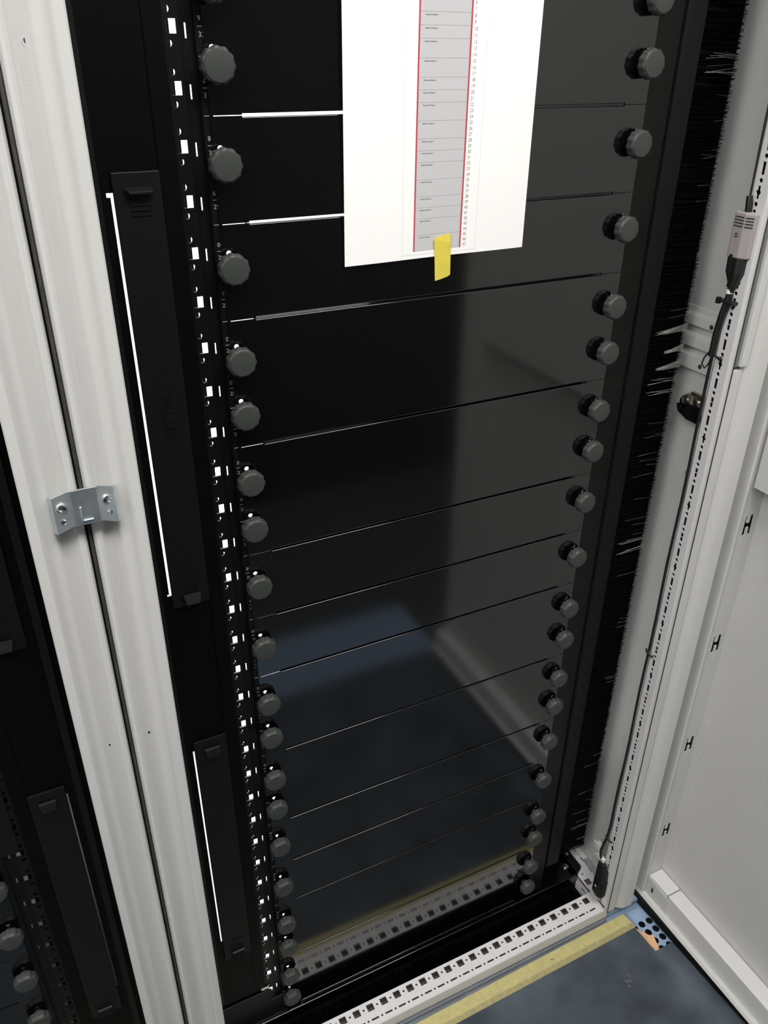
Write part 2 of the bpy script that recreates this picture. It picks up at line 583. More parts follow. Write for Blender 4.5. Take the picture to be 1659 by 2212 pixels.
# right front post with its perforated inner face
mb = MB()
XS = 0.600
PR = [(0.6020, -0.0625), (XS, -0.0610), (XS, -0.0830), (0.6010, -0.0842), (0.6072, -0.0842), (0.6082, -0.0832), (0.6082, -0.0630)]
nk = 17
for i in range(-12, 5):
    zc = 1.0465 + 0.1003 * (i - 0)
    zc2 = zc - 0.0
    a, b = zc2 - 0.05, zc2 + 0.05
    a, b = zc2 - 0.05015, zc2 + 0.05015
    hs = []
    yc = -0.0708
    hs.append([(yc - 0.0018, zc - .0070), (yc + .0018, zc - .0070), (yc + .0018, zc - .0030), (yc + .0036, zc), (yc + .0018, zc + .0030),
               (yc + .0018, zc + .0070), (yc - .0018, zc + .0070), (yc - .0018, zc + .0030), (yc - .0036, zc), (yc - .0018, zc - .0030)])
    for d in (-0.0376, -0.01253, 0.01253, 0.0376):
        hs.append(circ(yc, zc + d, 0.0026, 10))
    for d in (-0.02507, 0.02507):
        hs.append(rect(yc - .0022, yc + .0022, zc + d - .0068, zc + d + .0068))
    hs.append(rect(yc - .0022, yc + .0022, b - .0068, b - 0.00001))
    hs.append(rect(yc - .0022, yc + .0022, a + 0.00001, a + .0068))
    if b > ZT or a < ZB - .02:
        continue
    mb.plate(rect(-0.0830, -0.0612, a, b), hs, FYZ, XS, XS + 0.0014, walls=False)
part(mb, 'perforated_strip', WHITEF, rack)
mb = MB()
mb.box(0.6034, 0.6050, -0.0815, -0.0625, ZB, ZT)
part(mb, 'strip_shade_sheet', MATTEB, rack)  # added black sheet, paints the shade behind the perforations
ZL, ZH = -0.0275, ZT
mb = MB()
mb.prism([(0.6000, -0.0828), (0.6006, -0.0840), (0.6016, -0.0845), (0.6070, -0.0845), (0.6082, -0.0838), (0.6082, -0.0640), (0.6068, -0.0640), (0.6068, -0.0830)], ZL, ZH)
mb.box(0.6000, 0.6086, -0.0620, -0.0606, ZL, ZH)
mb.box(0.6066, 0.6082, -0.084, -0.062, ZL, ZH)
part(mb, 'frame_post', GREY, rack, smooth=35)
mb = MB()
mb.box(0.6083, 0.6112, -0.0837, -0.0640, ZL, ZH)
part(mb, 'joint_gasket', RUBBER, rack)
mb = MB()
mb.box(0.6113, 0.6171, -0.0832, -0.0640, 1.0450, ZH)
part(mb, 'strip_seal', MIDGREY, rack)
# outer half of the post: flat strip in two lengths, hollow, outer rib
mb = MB()
mb.box(0.6112, 0.6258, -0.0846, -0.064, ZL, 1.0405)
part(mb, 'cover_strip', GREY, rack, bevel=0.0008)
mb = MB()
mb.box(0.6172, 0.6285, -0.0878, -0.064, 1.0455, ZT)
part(mb, 'cover_strip', GREY, rack, bevel=0.0008)
mb = MB()
O = [(0.6256, -0.0640), (0.6256, -0.0800), (0.6285, -0.0815), (0.6330, -0.0842), (0.6385, -0.0885), (0.6440, -0.0905), (0.6600, -0.0912), (0.6612, -0.0900), (0.6612, -0.064)]
mb.prism(O, ZL, ZT)
part(mb, 'frame_post', GREY, rack, smooth=40)

# base frame: front member with three rows of holes, side member
mb = MB()
XA, XB = -0.158, 0.6085
holes = []
i = 0
x = 0.5822
while x > -0.15:
    holes.append(rect(x - 0.0060, x + 0.0060, -0.0588, -0.0470))
    holes.append(circ(x - 0.0125, -0.0529, 0.0020, 10))
    holes.append(rect(x - 0.0066, x + 0.0066, -0.0743, -0.0711))
    holes.append(circ(x - 0.0125, -0.0727, 0.0019, 10))
    x -= 0.02505
mb.plate(rect(XA, XB, -0.0822, -0.0418), holes, FXY, ZB, ZB - 0.0016)
part(mb, 'base_frame_top', WHITEF, rack)
mb = MB()
mb.prism([(-0.0822, ZB), (-0.0836, ZB - 0.0012), (-0.0840, ZB - 0.003), (-0.0840, -0.0400), (-0.0832, -0.0412), (-0.0800, -0.0412), (-0.0800, ZB - 0.0016), (-0.0822, ZB - 0.0016)], XA, XB, 'x')
part(mb, 'base_frame_front', GREY, rack, smooth=30)
mb = MB()
mb.box(XA, XB, -0.0836, -0.0800, -0.0455, -0.0412)
mb.box(XA, XB, -0.0868, -0.0800, -0.0520, -0.0455)
part(mb, 'base_seal', STRIP, rack)
mb = MB()
mb.box(XA, XB, -0.0436, -0.0420, -0.05, ZB - 0.0016)
mb.box(XA, XB, -0.080, -0.0436, -0.040, -0.038)
part(mb, 'base_frame_web', DARKBASE, rack)
mb = MB()
hs = [rect(0.6060, 0.6180, -0.0280, -0.0155), circ(0.6125, -0.0035, 0.0020), circ(0.6125, -0.039, 0.0020)]
for k in range(8):
    hs.append(rect(0.6310, 0.6345, -0.0015 + .0252 * k - .0065 - 0.0252, -0.0015 + .0252 * k + .0065 - 0.0252))
    hs.append(circ(0.6328, -0.0015 + .0252 * k + .0126 - 0.0252, 0.0019))
mb.plate([(0.6000, -0.0418), (0.6085, -0.0418), (0.6085, -0.0600), (0.6450, -0.0600), (0.6450, 0.20), (0.6150, 0.20), (0.6150, 0.0060), (0.6040, 0.0000), (0.6000, -0.0040)], hs, FXY, ZB, ZB - 0.0016)
mb.plate(rect(-0.0418, -0.003, -0.05, ZB), [[(-0.030, -0.037), (-0.018, -0.037), (-0.018, -0.030), (-0.030, -0.030)]], FYZ, 0.600, 0.6016)
part(mb, 'base_frame_side', WHITEF, rack)
mb = MB()
mb.box(0.6018, 0.644, -0.06, 0.2, -0.034, -0.032)
part(mb, 'base_side_web', DARKBASE, rack)
mb = MB()
mb.lathe((0.6100, -0.0503, ZB), (0, 0, 1), [(-0.001, 0.0047), (0.0003, 0.0047), (0.0004, 0.003)], 16)
part(mb, 'green_dot', GREENP, rack)

# black bottom profile below the panels, its bolt and brush
mb = MB()
AN = [math.pi / 2 * i / 12 for i in range(13)]
mb.prism([(-0.0030 - 0.0015 * math.sin(a), -0.0100 + 0.0015 * math.cos(a)) for a in AN] + [ (-0.0045, -0.0275), (-0.0035, -0.0285), (0.002, -0.0285), (0.002, -0.012), (0.10, -0.012), (0.10, -0.0085)], -0.12, 0.600, 'x')
part(mb, 'bottom_profile', GLOSS, rack)
mb = MB()
mb.prism([(0.0008 - 0.0012 * math.sin(a), -0.0018 + 0.0012 * math.cos(a)) for a in AN] + [(-0.0004, -0.0040), (0.004, -0.0040), (0.004, -0.0006)], 0.031, 0.4535, 'x')
part(mb, 'lower_trim', GLOSS, rack)
mb = MB()
mb.prism([(0.5860, -0.0030), (0.6040, 0.0000), (0.6155, 0.0060), (0.6170, 0.010), (0.6170, 0.06), (0.5860, 0.06)], ZB, -0.0085)
part(mb, 'corner_plate', BLACKP, rack, bevel=0.0008)
mb = MB()
mb.box(0.505, 0.5065, 0.018, 0.05, -0.0085, -0.006)
part(mb, 'stop_tab', BLACKP, rack)
mb = MB()
mb.lathe((0.5880, 0.0200, -0.0085), (0, 0, 1), [(0, 0.0062), (0.0012, 0.0062), (0.0014, 0.0040), (0.004, 0.0036), (0.0045, 0.0022)], 18)
part(mb, 'bolt', CHROME, rack, smooth=35)
mb = MB()
mb.lathe((0.6085, 0.0420, -0.0084), (0, 0, 1), [(0, 0.0032), (0.0003, 0.0032)], 16)
part(mb, 'rivet', WHITEP, rack)
mb = MB()
for k in range(5200):
    x = random.uniform(-0.12, 0.588)
    y = random.uniform(-0.0415, -0.006)
    hair(mb, (x, y + 0.004, -0.050), (x + random.uniform(-.003, .003), y - random.uniform(0, .004), -0.026 + random.uniform(-0.004, 0.003)), 0.0005)
mb.box(-0.12, 0.6018, -0.0418, 0.1, -0.053, -0.050)
part(mb, 'bottom_brush', BRISTLE, rack, kind='stuff')

# added black plates that block light and keep the interior dark, open at the rear
mb = MB()
mb.box(0.5475, 0.6450, 0.110, 0.113, ZB, ZT)
mb.box(0.470, 0.6170, 0.066, 0.070, -0.02, 0.20)
mb.box(-0.03, 0.0310, 0.0046, 0.006, -0.03, 0.004)
mb.box(0.4550, 0.5195, 0.0046, 0.006, -0.03, 0.06)
mb.box(0.622, 0.625, 0.113, 1.0, ZB, ZT)
mb.box(-0.162, -0.1595, 0.0, 1.0, ZB, ZT)
mb.box(-0.162, 0.648, -0.03, 1.0, ZT, ZT + 0.02)
part(mb, 'light_block_shell', MATTEB, rack)
mb = MB()
mb.box(-0.158, 0.62, 0.105, 1.0, -0.05, -0.045)
part(mb, 'inner_floor', INNERF, rack)
mb = MB()
mb.box(-0.03, 0.5195, 0.0, 0.002, zk(14) + 0.0005, ZT)
part(mb, 'upper_front', BLACK, rack)
mb = MB()
mb.box(-0.96, -0.1625, -0.03, 1.0, ZT, ZT + 0.02)
mb.box(-0.965, -0.96, -0.08, 1.0, ZB, ZT)
mb.box(-0.96, -0.1625, 0.995, 1.0, 0.10, ZT)
mb.box(-0.7, -0.30, 0.0, 0.002, 0.56, ZT)
part(mb, 'light_block_shell', MATTEB, rack_l)  # added black shell; its rear plate blocks light into this rack

mb = MB()
mb.box(-0.96, -0.1625, 0.02, 1.0, -0.05, -0.045)
part(mb, 'inner_floor', INNERF, rack_l)

# black ledge and bits at the foot of the left baffle
mb = MB()
mb.box(-0.135, 0.004, -0.001, 0.004, -0.0085, 0.040)
mb.box(-0.135, -0.02, -0.0035, -0.001, 0.030, 0.075)
part(mb, 'baffle_foot', BLACKP, rack, bevel=0.001)
mb = MB()
mb.box(-0.036, -0.0235, -0.003, 0.0, 0.0790, 0.0815)
part(mb, 'foot_clip', PALE, rack, bevel=0.0005)


# ------------------------------------------------------------------ cable covers on the baffles
def cover(mx, z0, z1, low, label):
    root = thing('cable_cover', label, 'cover', (mx(-0.065), -0.002, z0), 'clip-on covers over the cable openings')
    ox = mx(-0.065)
    X = lambda x: (mx(x) - ox)
    sx = lambda a, b: sorted((X(a), X(b)))
    mb = MB()
    a, b = sx(-0.0852, -0.0447)
    mb.box(a, b, -0.0015, 0.0019, 0, z1 - z0)
    c = mb.build('cover_plate', BLACKP, root, bevel=0.0008)
    H = z1 - z0

    def tab(zc, up):
        m2 = MB()
        w = 0.0105
        cx = X(-0.0640)
        d = -1 if not up else 1
        m2.loft([[(cx - w, -0.0015, zc + .0065), (cx + w, -0.0015, zc + .0065), (cx + w, -0.0015, zc - .0030), (cx - w, -0.0015, zc - .0030)],
                 [(cx - w * .95, -0.0050, zc + .0050), (cx + w * .95, -0.0050, zc + .0050), (cx + w * .72, -0.0100, zc - .0045), (cx - w * .72, -0.0100, zc - .0045)]])
        return m2.build('latch_tab', BLACKP, root, bevel=0.0012)
    m2 = MB()
    cx = X(-0.0640)
    m2.loft([[(cx - .0135, -0.0012, H - .0120), (cx + .0120, -0.0012, H - .0120), (cx + .0120, -0.0012, H - .0150), (cx - .0135, -0.0012, H - .0150)],
             [(cx - .0095, -0.0085, H - .0150), (cx + .0110, -0.0085, H - .0150), (cx + .0105, -0.0085, H - .0175), (cx - .0090, -0.0085, H - .0175)]])
    if low:
        tab(H - 0.020, True)
    else:
        m2.build('latch_ledge', BLACKP, root, bevel=0.0006)
    tab(0.0095, False)
    for zc0 in ((0.0270, H - 0.0265) if not low else (0.0270,)):
        for k in range(3):
            m3 = MB()
            m3.box(X(-0.064) - 0.0085, X(-0.064) + 0.0085, -0.0024, -0.0014, zc0 - 0.0006 - k * 0.0042, zc0 + 0.0004 - k * 0.0042)
            m3.build('grip_ridge', BLACKP, root)
    m3 = MB()
    a, b = sx(-0.0785, -0.0520)
    m3.box(a, b, -0.0022, -0.0014, 0.0400, 0.0410)
    m3.build('grip_ridge', BLACKP, root)
    if not low:
        m4 = MB()
        put_text(m4, 'RITTAL', 0.0145, lambda a_, b_, c_: (X(-0.0625) - b_ * 1.0, -0.0016 - c_, 1.073 - z0 + a_ * 1.05), 'CENTER', 0.0006)
        m4.build('raised_lettering', BLACKP, root)
    return root


cover(ident, 0.846, 1.2935, False, 'long black cable cover, upper one beside the left mounting rail')
cover(ident, 0.195, 0.6420, True, 'lower black cable cover beside the left mounting rail, near the floor')
cover(mirl, 0.846, 1.2935, False, 'upper black cable cover in the dark left neighbouring rack')
cover(mirl, 0.195, 0.6420, True, 'lower black cable cover in the dark left neighbouring rack')

# ------------------------------------------------------------------ blanking panels
PX0, PX1 = 0.0042, 0.4826
kn = MB()
kn.lathe((0, 0, 0), (0, -1, 0), [(-0.004, 0.003), (0.0, 0.003), (0.0, 0.0062), (0.0045, 0.0062), (0.0050, 0.0128, 0.6), (0.0062, 0.0142, 1), (0.0130, 0.0145, 1), (0.0150, 0.0136, 0.7), (0.0155, 0.0127, 0), (0.0165, 0.0122, 0), (0.0167, 0.0112, 0)], 66, 11, 0.035)
KNM = kn.mesh('knob', KNOB, smooth=38)


def panel_mesh(h, kz):
    g = 0.0003
    mb = MB()
    z0, z1 = 0.0013, h - 0.0013
    t = 0.0012
    r = 0.0012
    AN = [math.pi / 2 * i / 12 for i in range(13)]
    arc = [(r - r * math.sin(a), z1 - r + r * math.cos(a)) for a in AN]
    arc += [(r - r * math.cos(a), z0 + r - r * math.sin(a)) for a in AN]
    prof = [(0.018, z1)] + arc + [(0.018, z0), (0.018, z0 + t), (t, z0 + t), (t, z1 - t), (0.018, z1 - t)]
    mb.prism(prof, PX0 + 0.0282, PX1 - 0.0290, 'x')
    for side_ in (0, 1):
        a, b = (PX0, PX0 + 0.0282) if side_ == 0 else (PX1 - 0.0290, PX1)
        hx = 0.0107 if side_ == 0 else 0.4722
        hs = [circ(hx, k + 0.0127, 0.0024, 14) for k in kz]
        mb.plate(rect(a, b, g, h - g), hs, FXZ, 0.0, t)
    return mb.mesh('plate', GLOSS)


K2, K3 = (0.0508,), (0.0381, 0.09525)
PM = {2: panel_mesh(2 * U, K2), 3: panel_mesh(3 * U, K3)}
seq = [(15, 3), (18, 2), (20, 2), (22, 3), (25, 3), (28, 2), (30, 2), (32, 3), (35, 3), (38, 2), (40, 2), (42, 3), (45, 3)]
pos = ['topmost, behind the paper sheet, cut off at the top', 'second from the top, crossed by the paper sheet', 'third from the top, behind the lower end of the paper sheet', 'first one wholly below the paper sheet',
       'fifth from the top, second below the paper', 'sixth from the top, with one knob per side', 'seventh from the top, with one knob per side', 'eighth from the top, with two knobs per side',
       'ninth from the top, with two knobs per side', 'fourth from the bottom, with one knob per side', 'third from the bottom, with one knob per side', 'second from the bottom, above the mirrored base frame', 'lowest of the stack, mirroring the perforated base frame']
for (k, n), ps in zip(seq, pos):
    zz = zk(k + n - 1)
    r_ = thing('blanking_panel', ('tall' if n == 3 else 'short') + ' black blanking panel, ' + ps, 'panel', (0, 0, zz), 'blanking panels of the main rack')
    inst(PM[n], 'plate', r_)
    for kz in (K2 if n == 2 else K3):
        inst(KNM, 'knob', r_, (0.0112, 0, kz))
        inst(KNM, 'knob', r_, (0.4720, 0, kz))
XL = -0.322 - 0.4868
for i, zz in enumerate((0.1133, 0.2022, 0.2911, 0.3800, 0.4689)):
    r_ = thing('blanking_panel', ['lowest', 'second from the bottom', 'third from the bottom', 'fourth from the bottom', 'fifth from the bottom'][i] + ' of the dark blanking panels in the left neighbouring rack', 'panel', (XL, 0, zz), 'blanking panels of the left rack')
    inst(PM[2], 'plate', r_)
    for kx in (0.0112, 0.4720):
        inst(KNM, 'knob', r_, (kx, 0, 0.0508))

# ------------------------------------------------------------------ paper sheet with the rack chart
px0, px1, pz0, pz1 = 0.1253, 0.3348, 1.1965, 1.4935
pap = thing('paper_sheet', 'white paper sheet with a printed grey rack chart, taped over the upper panels', 'paper', (px0, -0.002, pz0))


def sheet_y(x, z):
    q = (x - px0) / (px1 - px0)
    return -0.0009 - 0.0016 * (4 * (q - .5) ** 2) * (0.6 + 0.4 * (z - pz0) / 0.3) - 0.0006 * math.sin(3 * q * 3.1 + 9 * (z - pz0))


mb = MB()
nx, nz = 28, 20
front, back = [], []
for j in range(nz + 1):
    for i in range(nx + 1):
        x = px0 + (px1 - px0) * i / nx
        z_ = pz0 + (pz1 - pz0) * j / nz + (0.0012 * i / nx if j == 0 else 0)
        y = sheet_y(x, z_)
        front.append((x - px0, y, z_ - pz0))
        back.append((x - px0, y + 0.00015, z_ - pz0))
N = len(front)
F = []
for j in range(nz):
    for i in range(nx):
        a = j * (nx + 1) + i
        F += [(a, a + 1, a + nx + 2, a + nx + 1), (N + a, N + a + nx + 1, N + a + nx + 2, N + a + 1)]
mb.add(front + back, F)
mb.build('sheet', PAPER, pap, smooth=60)


def on_sheet(x, z, lift=0.00012):
    return (x - px0, sheet_y(x, z) - lift, z - pz0)


def print_rect(mb, x0, x1, z0, z1, lift, nxx=6, nzz=10):
    vs = []
    for j in range(nzz + 1):
        for i in range(nxx + 1):
            vs.append(on_sheet(x0 + (x1 - x0) * i / nxx, z0 + (z1 - z0) * j / nzz, lift))
    mb.add(vs, [(j * (nxx + 1) + i, j * (nxx + 1) + i + 1, (j + 1) * (nxx + 1) + i + 1, (j + 1) * (nxx + 1) + i) for j in range(nzz) for i in range(nxx)])


rz = lambda k: 1.2067 + 0.005237 * (47 - k)
top = rz(1) + 0.0026
bot = rz(47) - 0.0026
mb = MB()
print_rect(mb, 0.2030, 0.2562, bot, top, 0.00012, 8, 16)
mb.build('chart_field', PRINTG, pap)
mb = MB()
print_rect(mb, 0.2016, 0.2033, bot, top, 0.00022, 2, 16)
mb.build('chart_border', PRINTR, pap)
mb = MB()
print_rect(mb, 0.2556, 0.2574, bot, top, 0.00022, 2, 16)
mb.build('chart_border', PRINTR, pap)
starts = [3, 5, 8, 10, 12, 15, 18, 20, 22, 25, 28, 30, 32, 35, 38, 40, 42, 45]
for s_ in starts[2:]:
    mb = MB()
    zz = rz(s_) + 0.0026
    print_rect(mb, 0.2034, 0.2556, zz - 0.00010, zz + 0.00010, 0.00020, 8, 1)
    mb.build('chart_line', PRINTL, pap)
mb = MB()
print_rect(mb, 0.1890, 0.2745, 1.20080, 1.20100, 0.00015, 8, 1)
print_rect(mb, 0.1888, 0.1890, 1.2009, top, 0.00015, 1, 12)
print_rect(mb, 0.2745, 0.2747, 1.2009, top, 0.00015, 1, 12)
mb.build('chart_frame_line', PRINTF, pap)
for k in range(5, 48):
    mb = MB()
    put_text(mb, str(k), 0.0046, lambda a, b, c, k=k: on_sheet(0.2595 + a * 0.9, rz(k) + b, 0.00015))
    mb.build('chart_number', PRINTN, pap)
for s_, e_ in list(zip(starts, starts[1:] + [48]))[1:]:
    mb = MB()
    put_text(mb, 'Blindpanel %dHE gepart' % (e_ - s_), 0.00155, lambda a, b, c, s_=s_: on_sheet(0.2084 + a * 0.92, rz(s_) + 0.0002 + b, 0.00025))
    mb.build('chart_text', PRINTK, pap)

# yellow tape holding the sheet
mb = MB()
T = [(0.2251, 1.2150), (0.2300, 1.2170), (0.2345, 1.2182), (0.2385, 1.2180), (0.2410, 1.2192), (0.2438, 1.2192), (0.2448, 1.2100), (0.2482, 1.1760), (0.2465, 1.1752), (0.2440, 1.1740), (0.2420, 1.1738), (0.2405, 1.1732), (0.2360, 1.1722), (0.2300, 1.1712)]
ty = lambda z: -0.0036 if z > 1.1965 else -0.0006
vs = []
mb.plate(T, [], lambda u, v, t: (u, (-0.0042 if v > 1.1960 else -0.0004 - 0.0030 * max(0, (v - 1.178) / 0.018)) + t, v), -0.0002, 0.0)
tag(mb.build('tape_strip', YTAPE), 'yellow torn tape strip holding the lower edge of the paper sheet', 'tape')

# ------------------------------------------------------------------ baying bracket between the left posts
br = thing('baying_bracket', 'zinc-plated bracket bridging the joint of the two left posts', 'bracket', (-0.1610, -0.083, 1.035))
mb = MB()
P = [(-0.0282, 0.0020), (-0.0255, -0.0035), (-0.0120, -0.0100), (-0.0100, -0.0108), (0.0110, -0.0108), (0.0130, -0.0098), (0.0262, -0.0020), (0.0285, 0.0035)]
Z0, Z1 = -0.0200, 0.0155
t = 0.0022
ring_lo = [(p[0], p[1], Z0 + 0.0000 + (0.0035 if -0.012 <= p[0] <= 0.013 else 0.0) * 1.0) for p in P]
outer = P
inner = [(p[0], p[1] + t) for p in reversed(P)]
loop = outer + inner
zlo = lambda x: Z0 - 0.001 + (0.0090 if -0.0125 < x < 0.0135 else 0.0)
zhi = lambda x: Z1 + (0.0070 if -0.0125 < x < 0.0135 else (0.0 if abs(x) < 0.027 else -0.0015))
mb.loft([[(p[0], p[1], zlo(p[0])) for p in loop], [(p[0], p[1], zhi(p[0])) for p in loop]], caps=False)
n = len(P)
for zf in (zlo, zhi):
    for i in range(n - 1):
        q = [P[i], P[i + 1], (P[i + 1][0], P[i + 1][1] + t), (P[i][0], P[i][1] + t)]
        mb.add([(p[0], p[1], zf(p[0])) for p in q], [(0, 1, 2, 3)])
mb.build('bracket_plate', ZINC, br, bevel=0.0004)
for cx, nx_ in ((-0.0192, -0.42), (0.0197, 0.48)):
    d = Vector((nx_, -1, 0)).normalized()
    yb = -0.0068 if cx < 0 else -0.0060
    mb = MB()
    mb.lathe((cx, yb, 0.0060), d, [(0, 0.0047), (0.0012, 0.0047), (0.0020, 0.0036), (0.0022, 0.0022), (0.0008, 0.0018, 1)], 24, 6, 0.25)
    mb.build('screw', CHROME, br, smooth=35)
    mb = MB()
    mb.lathe((cx, yb, -0.0075), d, [(-0.002, 0.0008), (0.0001, 0.0016), (0.0005, 0.0025), (0.0001, 0.0028)], 16)
    mb.build('bracket_hole', CHROME, br, smooth=35)
mb = MB()
mb.loft([[(-0.0050, -0.0106, -0.0085), (0.0055, -0.0106, -0.0085), (0.0055, -0.0106, -0.0070), (-0.0030, -0.0106, -0.0070), (-0.0030, -0.0106, 0.0065), (-0.0050, -0.0106, 0.0065)],
         [(-0.0042, -0.0121, -0.0078), (0.0050, -0.0121, -0.0078), (0.0050, -0.0121, -0.0072), (-0.0034, -0.0121, -0.0072), (-0.0034, -0.0113, 0.0055), (-0.0042, -0.0113, 0.0055)]])
mb.build('pressed_tongue', ZINC, br)

# ------------------------------------------------------------------ open cabinet door at the right
dr = thing('cabinet_door', 'open light grey steel door at the right, its inner side turned to the rack', 'door', (0.737, -0.43, -0.04))


def D(mb, name, m, smooth=None, bevel=0, parent=None):
    o = mb.build(name, m, dr, smooth, bevel)
    o.location = -dr.location
    return o


DY0, DY1 = -0.750, -0.0783
ZD0, ZD1 = -0.036, 2.08
mb = MB()
mb.box(0.7385, 0.7405, DY0, DY1 + 0.001, ZD0, ZD1)
D(mb, 'door_skin', GREY)
Hz = [0.7878 - 0.2175 * k for k in range(-5, 4)]
mb = MB()
hs = []
for z in Hz:
    z += 0.0005
    hs.append([(0.7132, z - .0165), (0.7190, z - .0165), (0.7190, z - .0045), (0.7222, z - .0030), (0.7240, z - .0045), (0.7240, z - .0165), (0.7300, z - .0165), (0.7290, z + .0160),
               (0.7232, z + .0170), (0.7225, z + .0045), (0.7190, z + .0035), (0.7165, z + .0055), (0.7165, z + .0165), (0.7132, z + .0165)])
mb.plate(rect(0.7085, 0.7390, ZD0 + 0.028, ZD1), hs, FXZ, DY1, DY1 + 0.0015)
D(mb, 'hinge_flange', GREY)
mb = MB()
mb.box(0.6992, 0.7385, DY1 + 0.006, DY1 + 0.008, 0.0, ZD1)
D(mb, 'flange_shade_sheet', MATTEB)  # black sheet added to darken the flange holes like shade
mb = MB()
mb.prism([(0.7085, DY1), (0.7050, DY1 - 0.0015), (0.6995, DY1 - 0.0025), (0.6970, DY1 - 0.001), (0.6970, 0.02), (0.6990, 0.02), (0.6990, DY1 + 0.002), (0.7085, DY1 + 0.0015)], ZD0 + 0.010, ZD1)
D(mb, 'door_rim', GREY, smooth=40)
mb = MB()
# bottom rim lip, box bar with a shorter end piece, corner plate
mb.prism([(0.6955, ZD0 + 0.000), (0.6995, ZD0 + 0.006), (0.7060, ZD0 + 0.006), (0.7385, ZD0 + 0.006), (0.7385, ZD0)], DY0, DY1 + 0.03, 'y')
D(mb, 'bottom_lip', GREY, bevel=0.001)
mb = MB()
mb.box(0.7072, 0.7375, DY0 + 0.002, -0.1292, ZD0 + 0.006, 0.0173)
D(mb, 'bottom_bar', WHITEF, bevel=0.0015)
mb = MB()
mb.box(0.7072, 0.7375, -0.1272, -0.0790, ZD0 + 0.030, 0.0180)
D(mb, 'bar_end', WHITEF, bevel=0.0012)
mb = MB()
mb.plate([(-0.1325, ZD0 + 0.006), (-0.1325, 0.0060), (-0.1300, 0.0085), (-0.0720, 0.0150), (-0.0400, 0.0170), (-0.0400, ZD0 + 0.006)], [[(-0.0965, -0.018), (-0.0915, -0.018), (-0.0905, 0.000), (-0.0955, 0.000)]], FYZ, 0.7058, 0.7070)
D(mb, 'corner_plate', GREY)
mb = MB()
mb.box(0.7078, 0.7082, -0.100, -0.088, -0.020, 0.002)
D(mb, 'plate_slot', DARKSLOT)
mb = MB()
mb.lathe((0.7058, -0.0745, -0.003), (-1, 0, 0), [(0, 0.004), (0.002, 0.004), (0.003, 0.002)], 14)
D(mb, 'plate_screw', CHROME, smooth=30)
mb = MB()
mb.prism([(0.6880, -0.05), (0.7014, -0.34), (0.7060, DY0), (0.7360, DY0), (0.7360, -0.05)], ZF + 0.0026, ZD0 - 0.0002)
D(mb, 'bottom_gap_strip', MATTEB)  # black slanted strip filling the gap under the door
mb = MB()
mb.box(0.7070, 0.7390, DY0 + 0.08, -0.0815, 0.8545, 1.75)
D(mb, 'document_pocket', GREY, bevel=0.0015)
for k in range(10):
    mb = MB()
    mb.lathe((0.7385, DY1 - 0.012, 0.705 - 0.0745 * k), (-1, 0, 0), [(0, 0.0016), (0.0006, 0.0012), (0.0008, 0.0004)], 10)
    D(mb, 'weld_dot', GREY, smooth=40)

# ------------------------------------------------------------------ floor coverings
mb = MB()
hs = []
for j in range(12):
    for i in range(3):
        hs.append(circ(0.6502 + 0.0178 * i + 0.0004 * j, -0.1192 - 0.0178 * j, 0.0066, 18))
hs = [h for h in hs if all(p[0] < 0.715 for p in h)]
mb.plate(rect(0.600, 0.716, -0.36, -0.0790), hs, FXY, ZF, ZF - 0.0015)
mb.box(0.598, 0.716, -0.0805, -0.0785, ZF, ZF + 0.012)
mb.box(0.6095, 0.716, -0.0785, 0.02, ZF + 0.011, ZF + 0.013)
fp = tag(mb.build('floor_grille', TILE), 'blue-grey perforated steel floor plate at the foot of the right post', 'plate')
mb = MB()
mb.box(0.600, 0.716, -0.36, -0.0790, ZF - 0.0119, ZF - 0.0110)
o = mb.build('under_floor', MATTEB, fp)
mb = MB()
mb.box(-0.9, 0.6000, -0.36, -0.0785, ZF - 0.010, ZF - 0.0002)
tag(mb.build('floor_board', STRIP), 'blue-grey floor edge strip along the rack base', 'floor board')
mb = MB()
mb.box(-0.9, 0.72, -0.98, -0.3605, ZF - 0.010, ZF - 0.0002)
tag(mb.build('floor_plate', TILE), 'blue-grey floor plate running on beneath the dark mat', 'plate')
# dark mat with the cut-out at its corner
mb = MB()
mb.plate([(-0.9, -0.76), (0.735, -0.76), (0.735, -0.1712), (0.6535, -0.1718), (0.6505, -0.1190), (0.2, -0.1236), (-0.9, -0.130)], [], FXY, ZF - 0.0002, ZF + 0.0018)
tag(mb.build('floor_mat', MATF), 'dark blue-grey scuffed floor mat in front of the rack', 'mat')
mb = MB()
mb.plate([(0.6505, -0.1190), (0.6560, -0.1290), (0.6600, -0.1330), (0.6640, -0.1420), (0.6720, -0.1455), (0.6705, -0.1500), (0.6630, -0.1720), (0.6530, -0.1722)], [], FXY, ZF + 0.0002, ZF + 0.0012)
tag(mb.build('board_scrap', CARD), 'orange torn underlay showing at the cut-out corner of the mat', 'underlay')
mb = MB()
mb.plate([(-0.9, -0.1060), (0.2, -0.0929), (0.6484, -0.0878), (0.6522, -0.1100), (0.2451, -0.1152), (-0.9, -0.130)], [], FXY, ZF + 0.0001, ZF + 0.0021)
tag(mb.build('floor_tape', KHAKI), 'pale khaki floor tape strip nearest the rack base', 'tape')
mb = MB()
mb.plate([(-0.9, -0.1290), (0.2451, -0.1138), (0.6521, -0.1088), (0.6532, -0.1192), (0.2592, -0.1228), (-0.9, -0.141)], [], FXY, ZF + 0.0018, ZF + 0.0026)
tag(mb.build('floor_tape', KHAKID), 'darker khaki tape band joining the tape to the dark mat', 'tape')
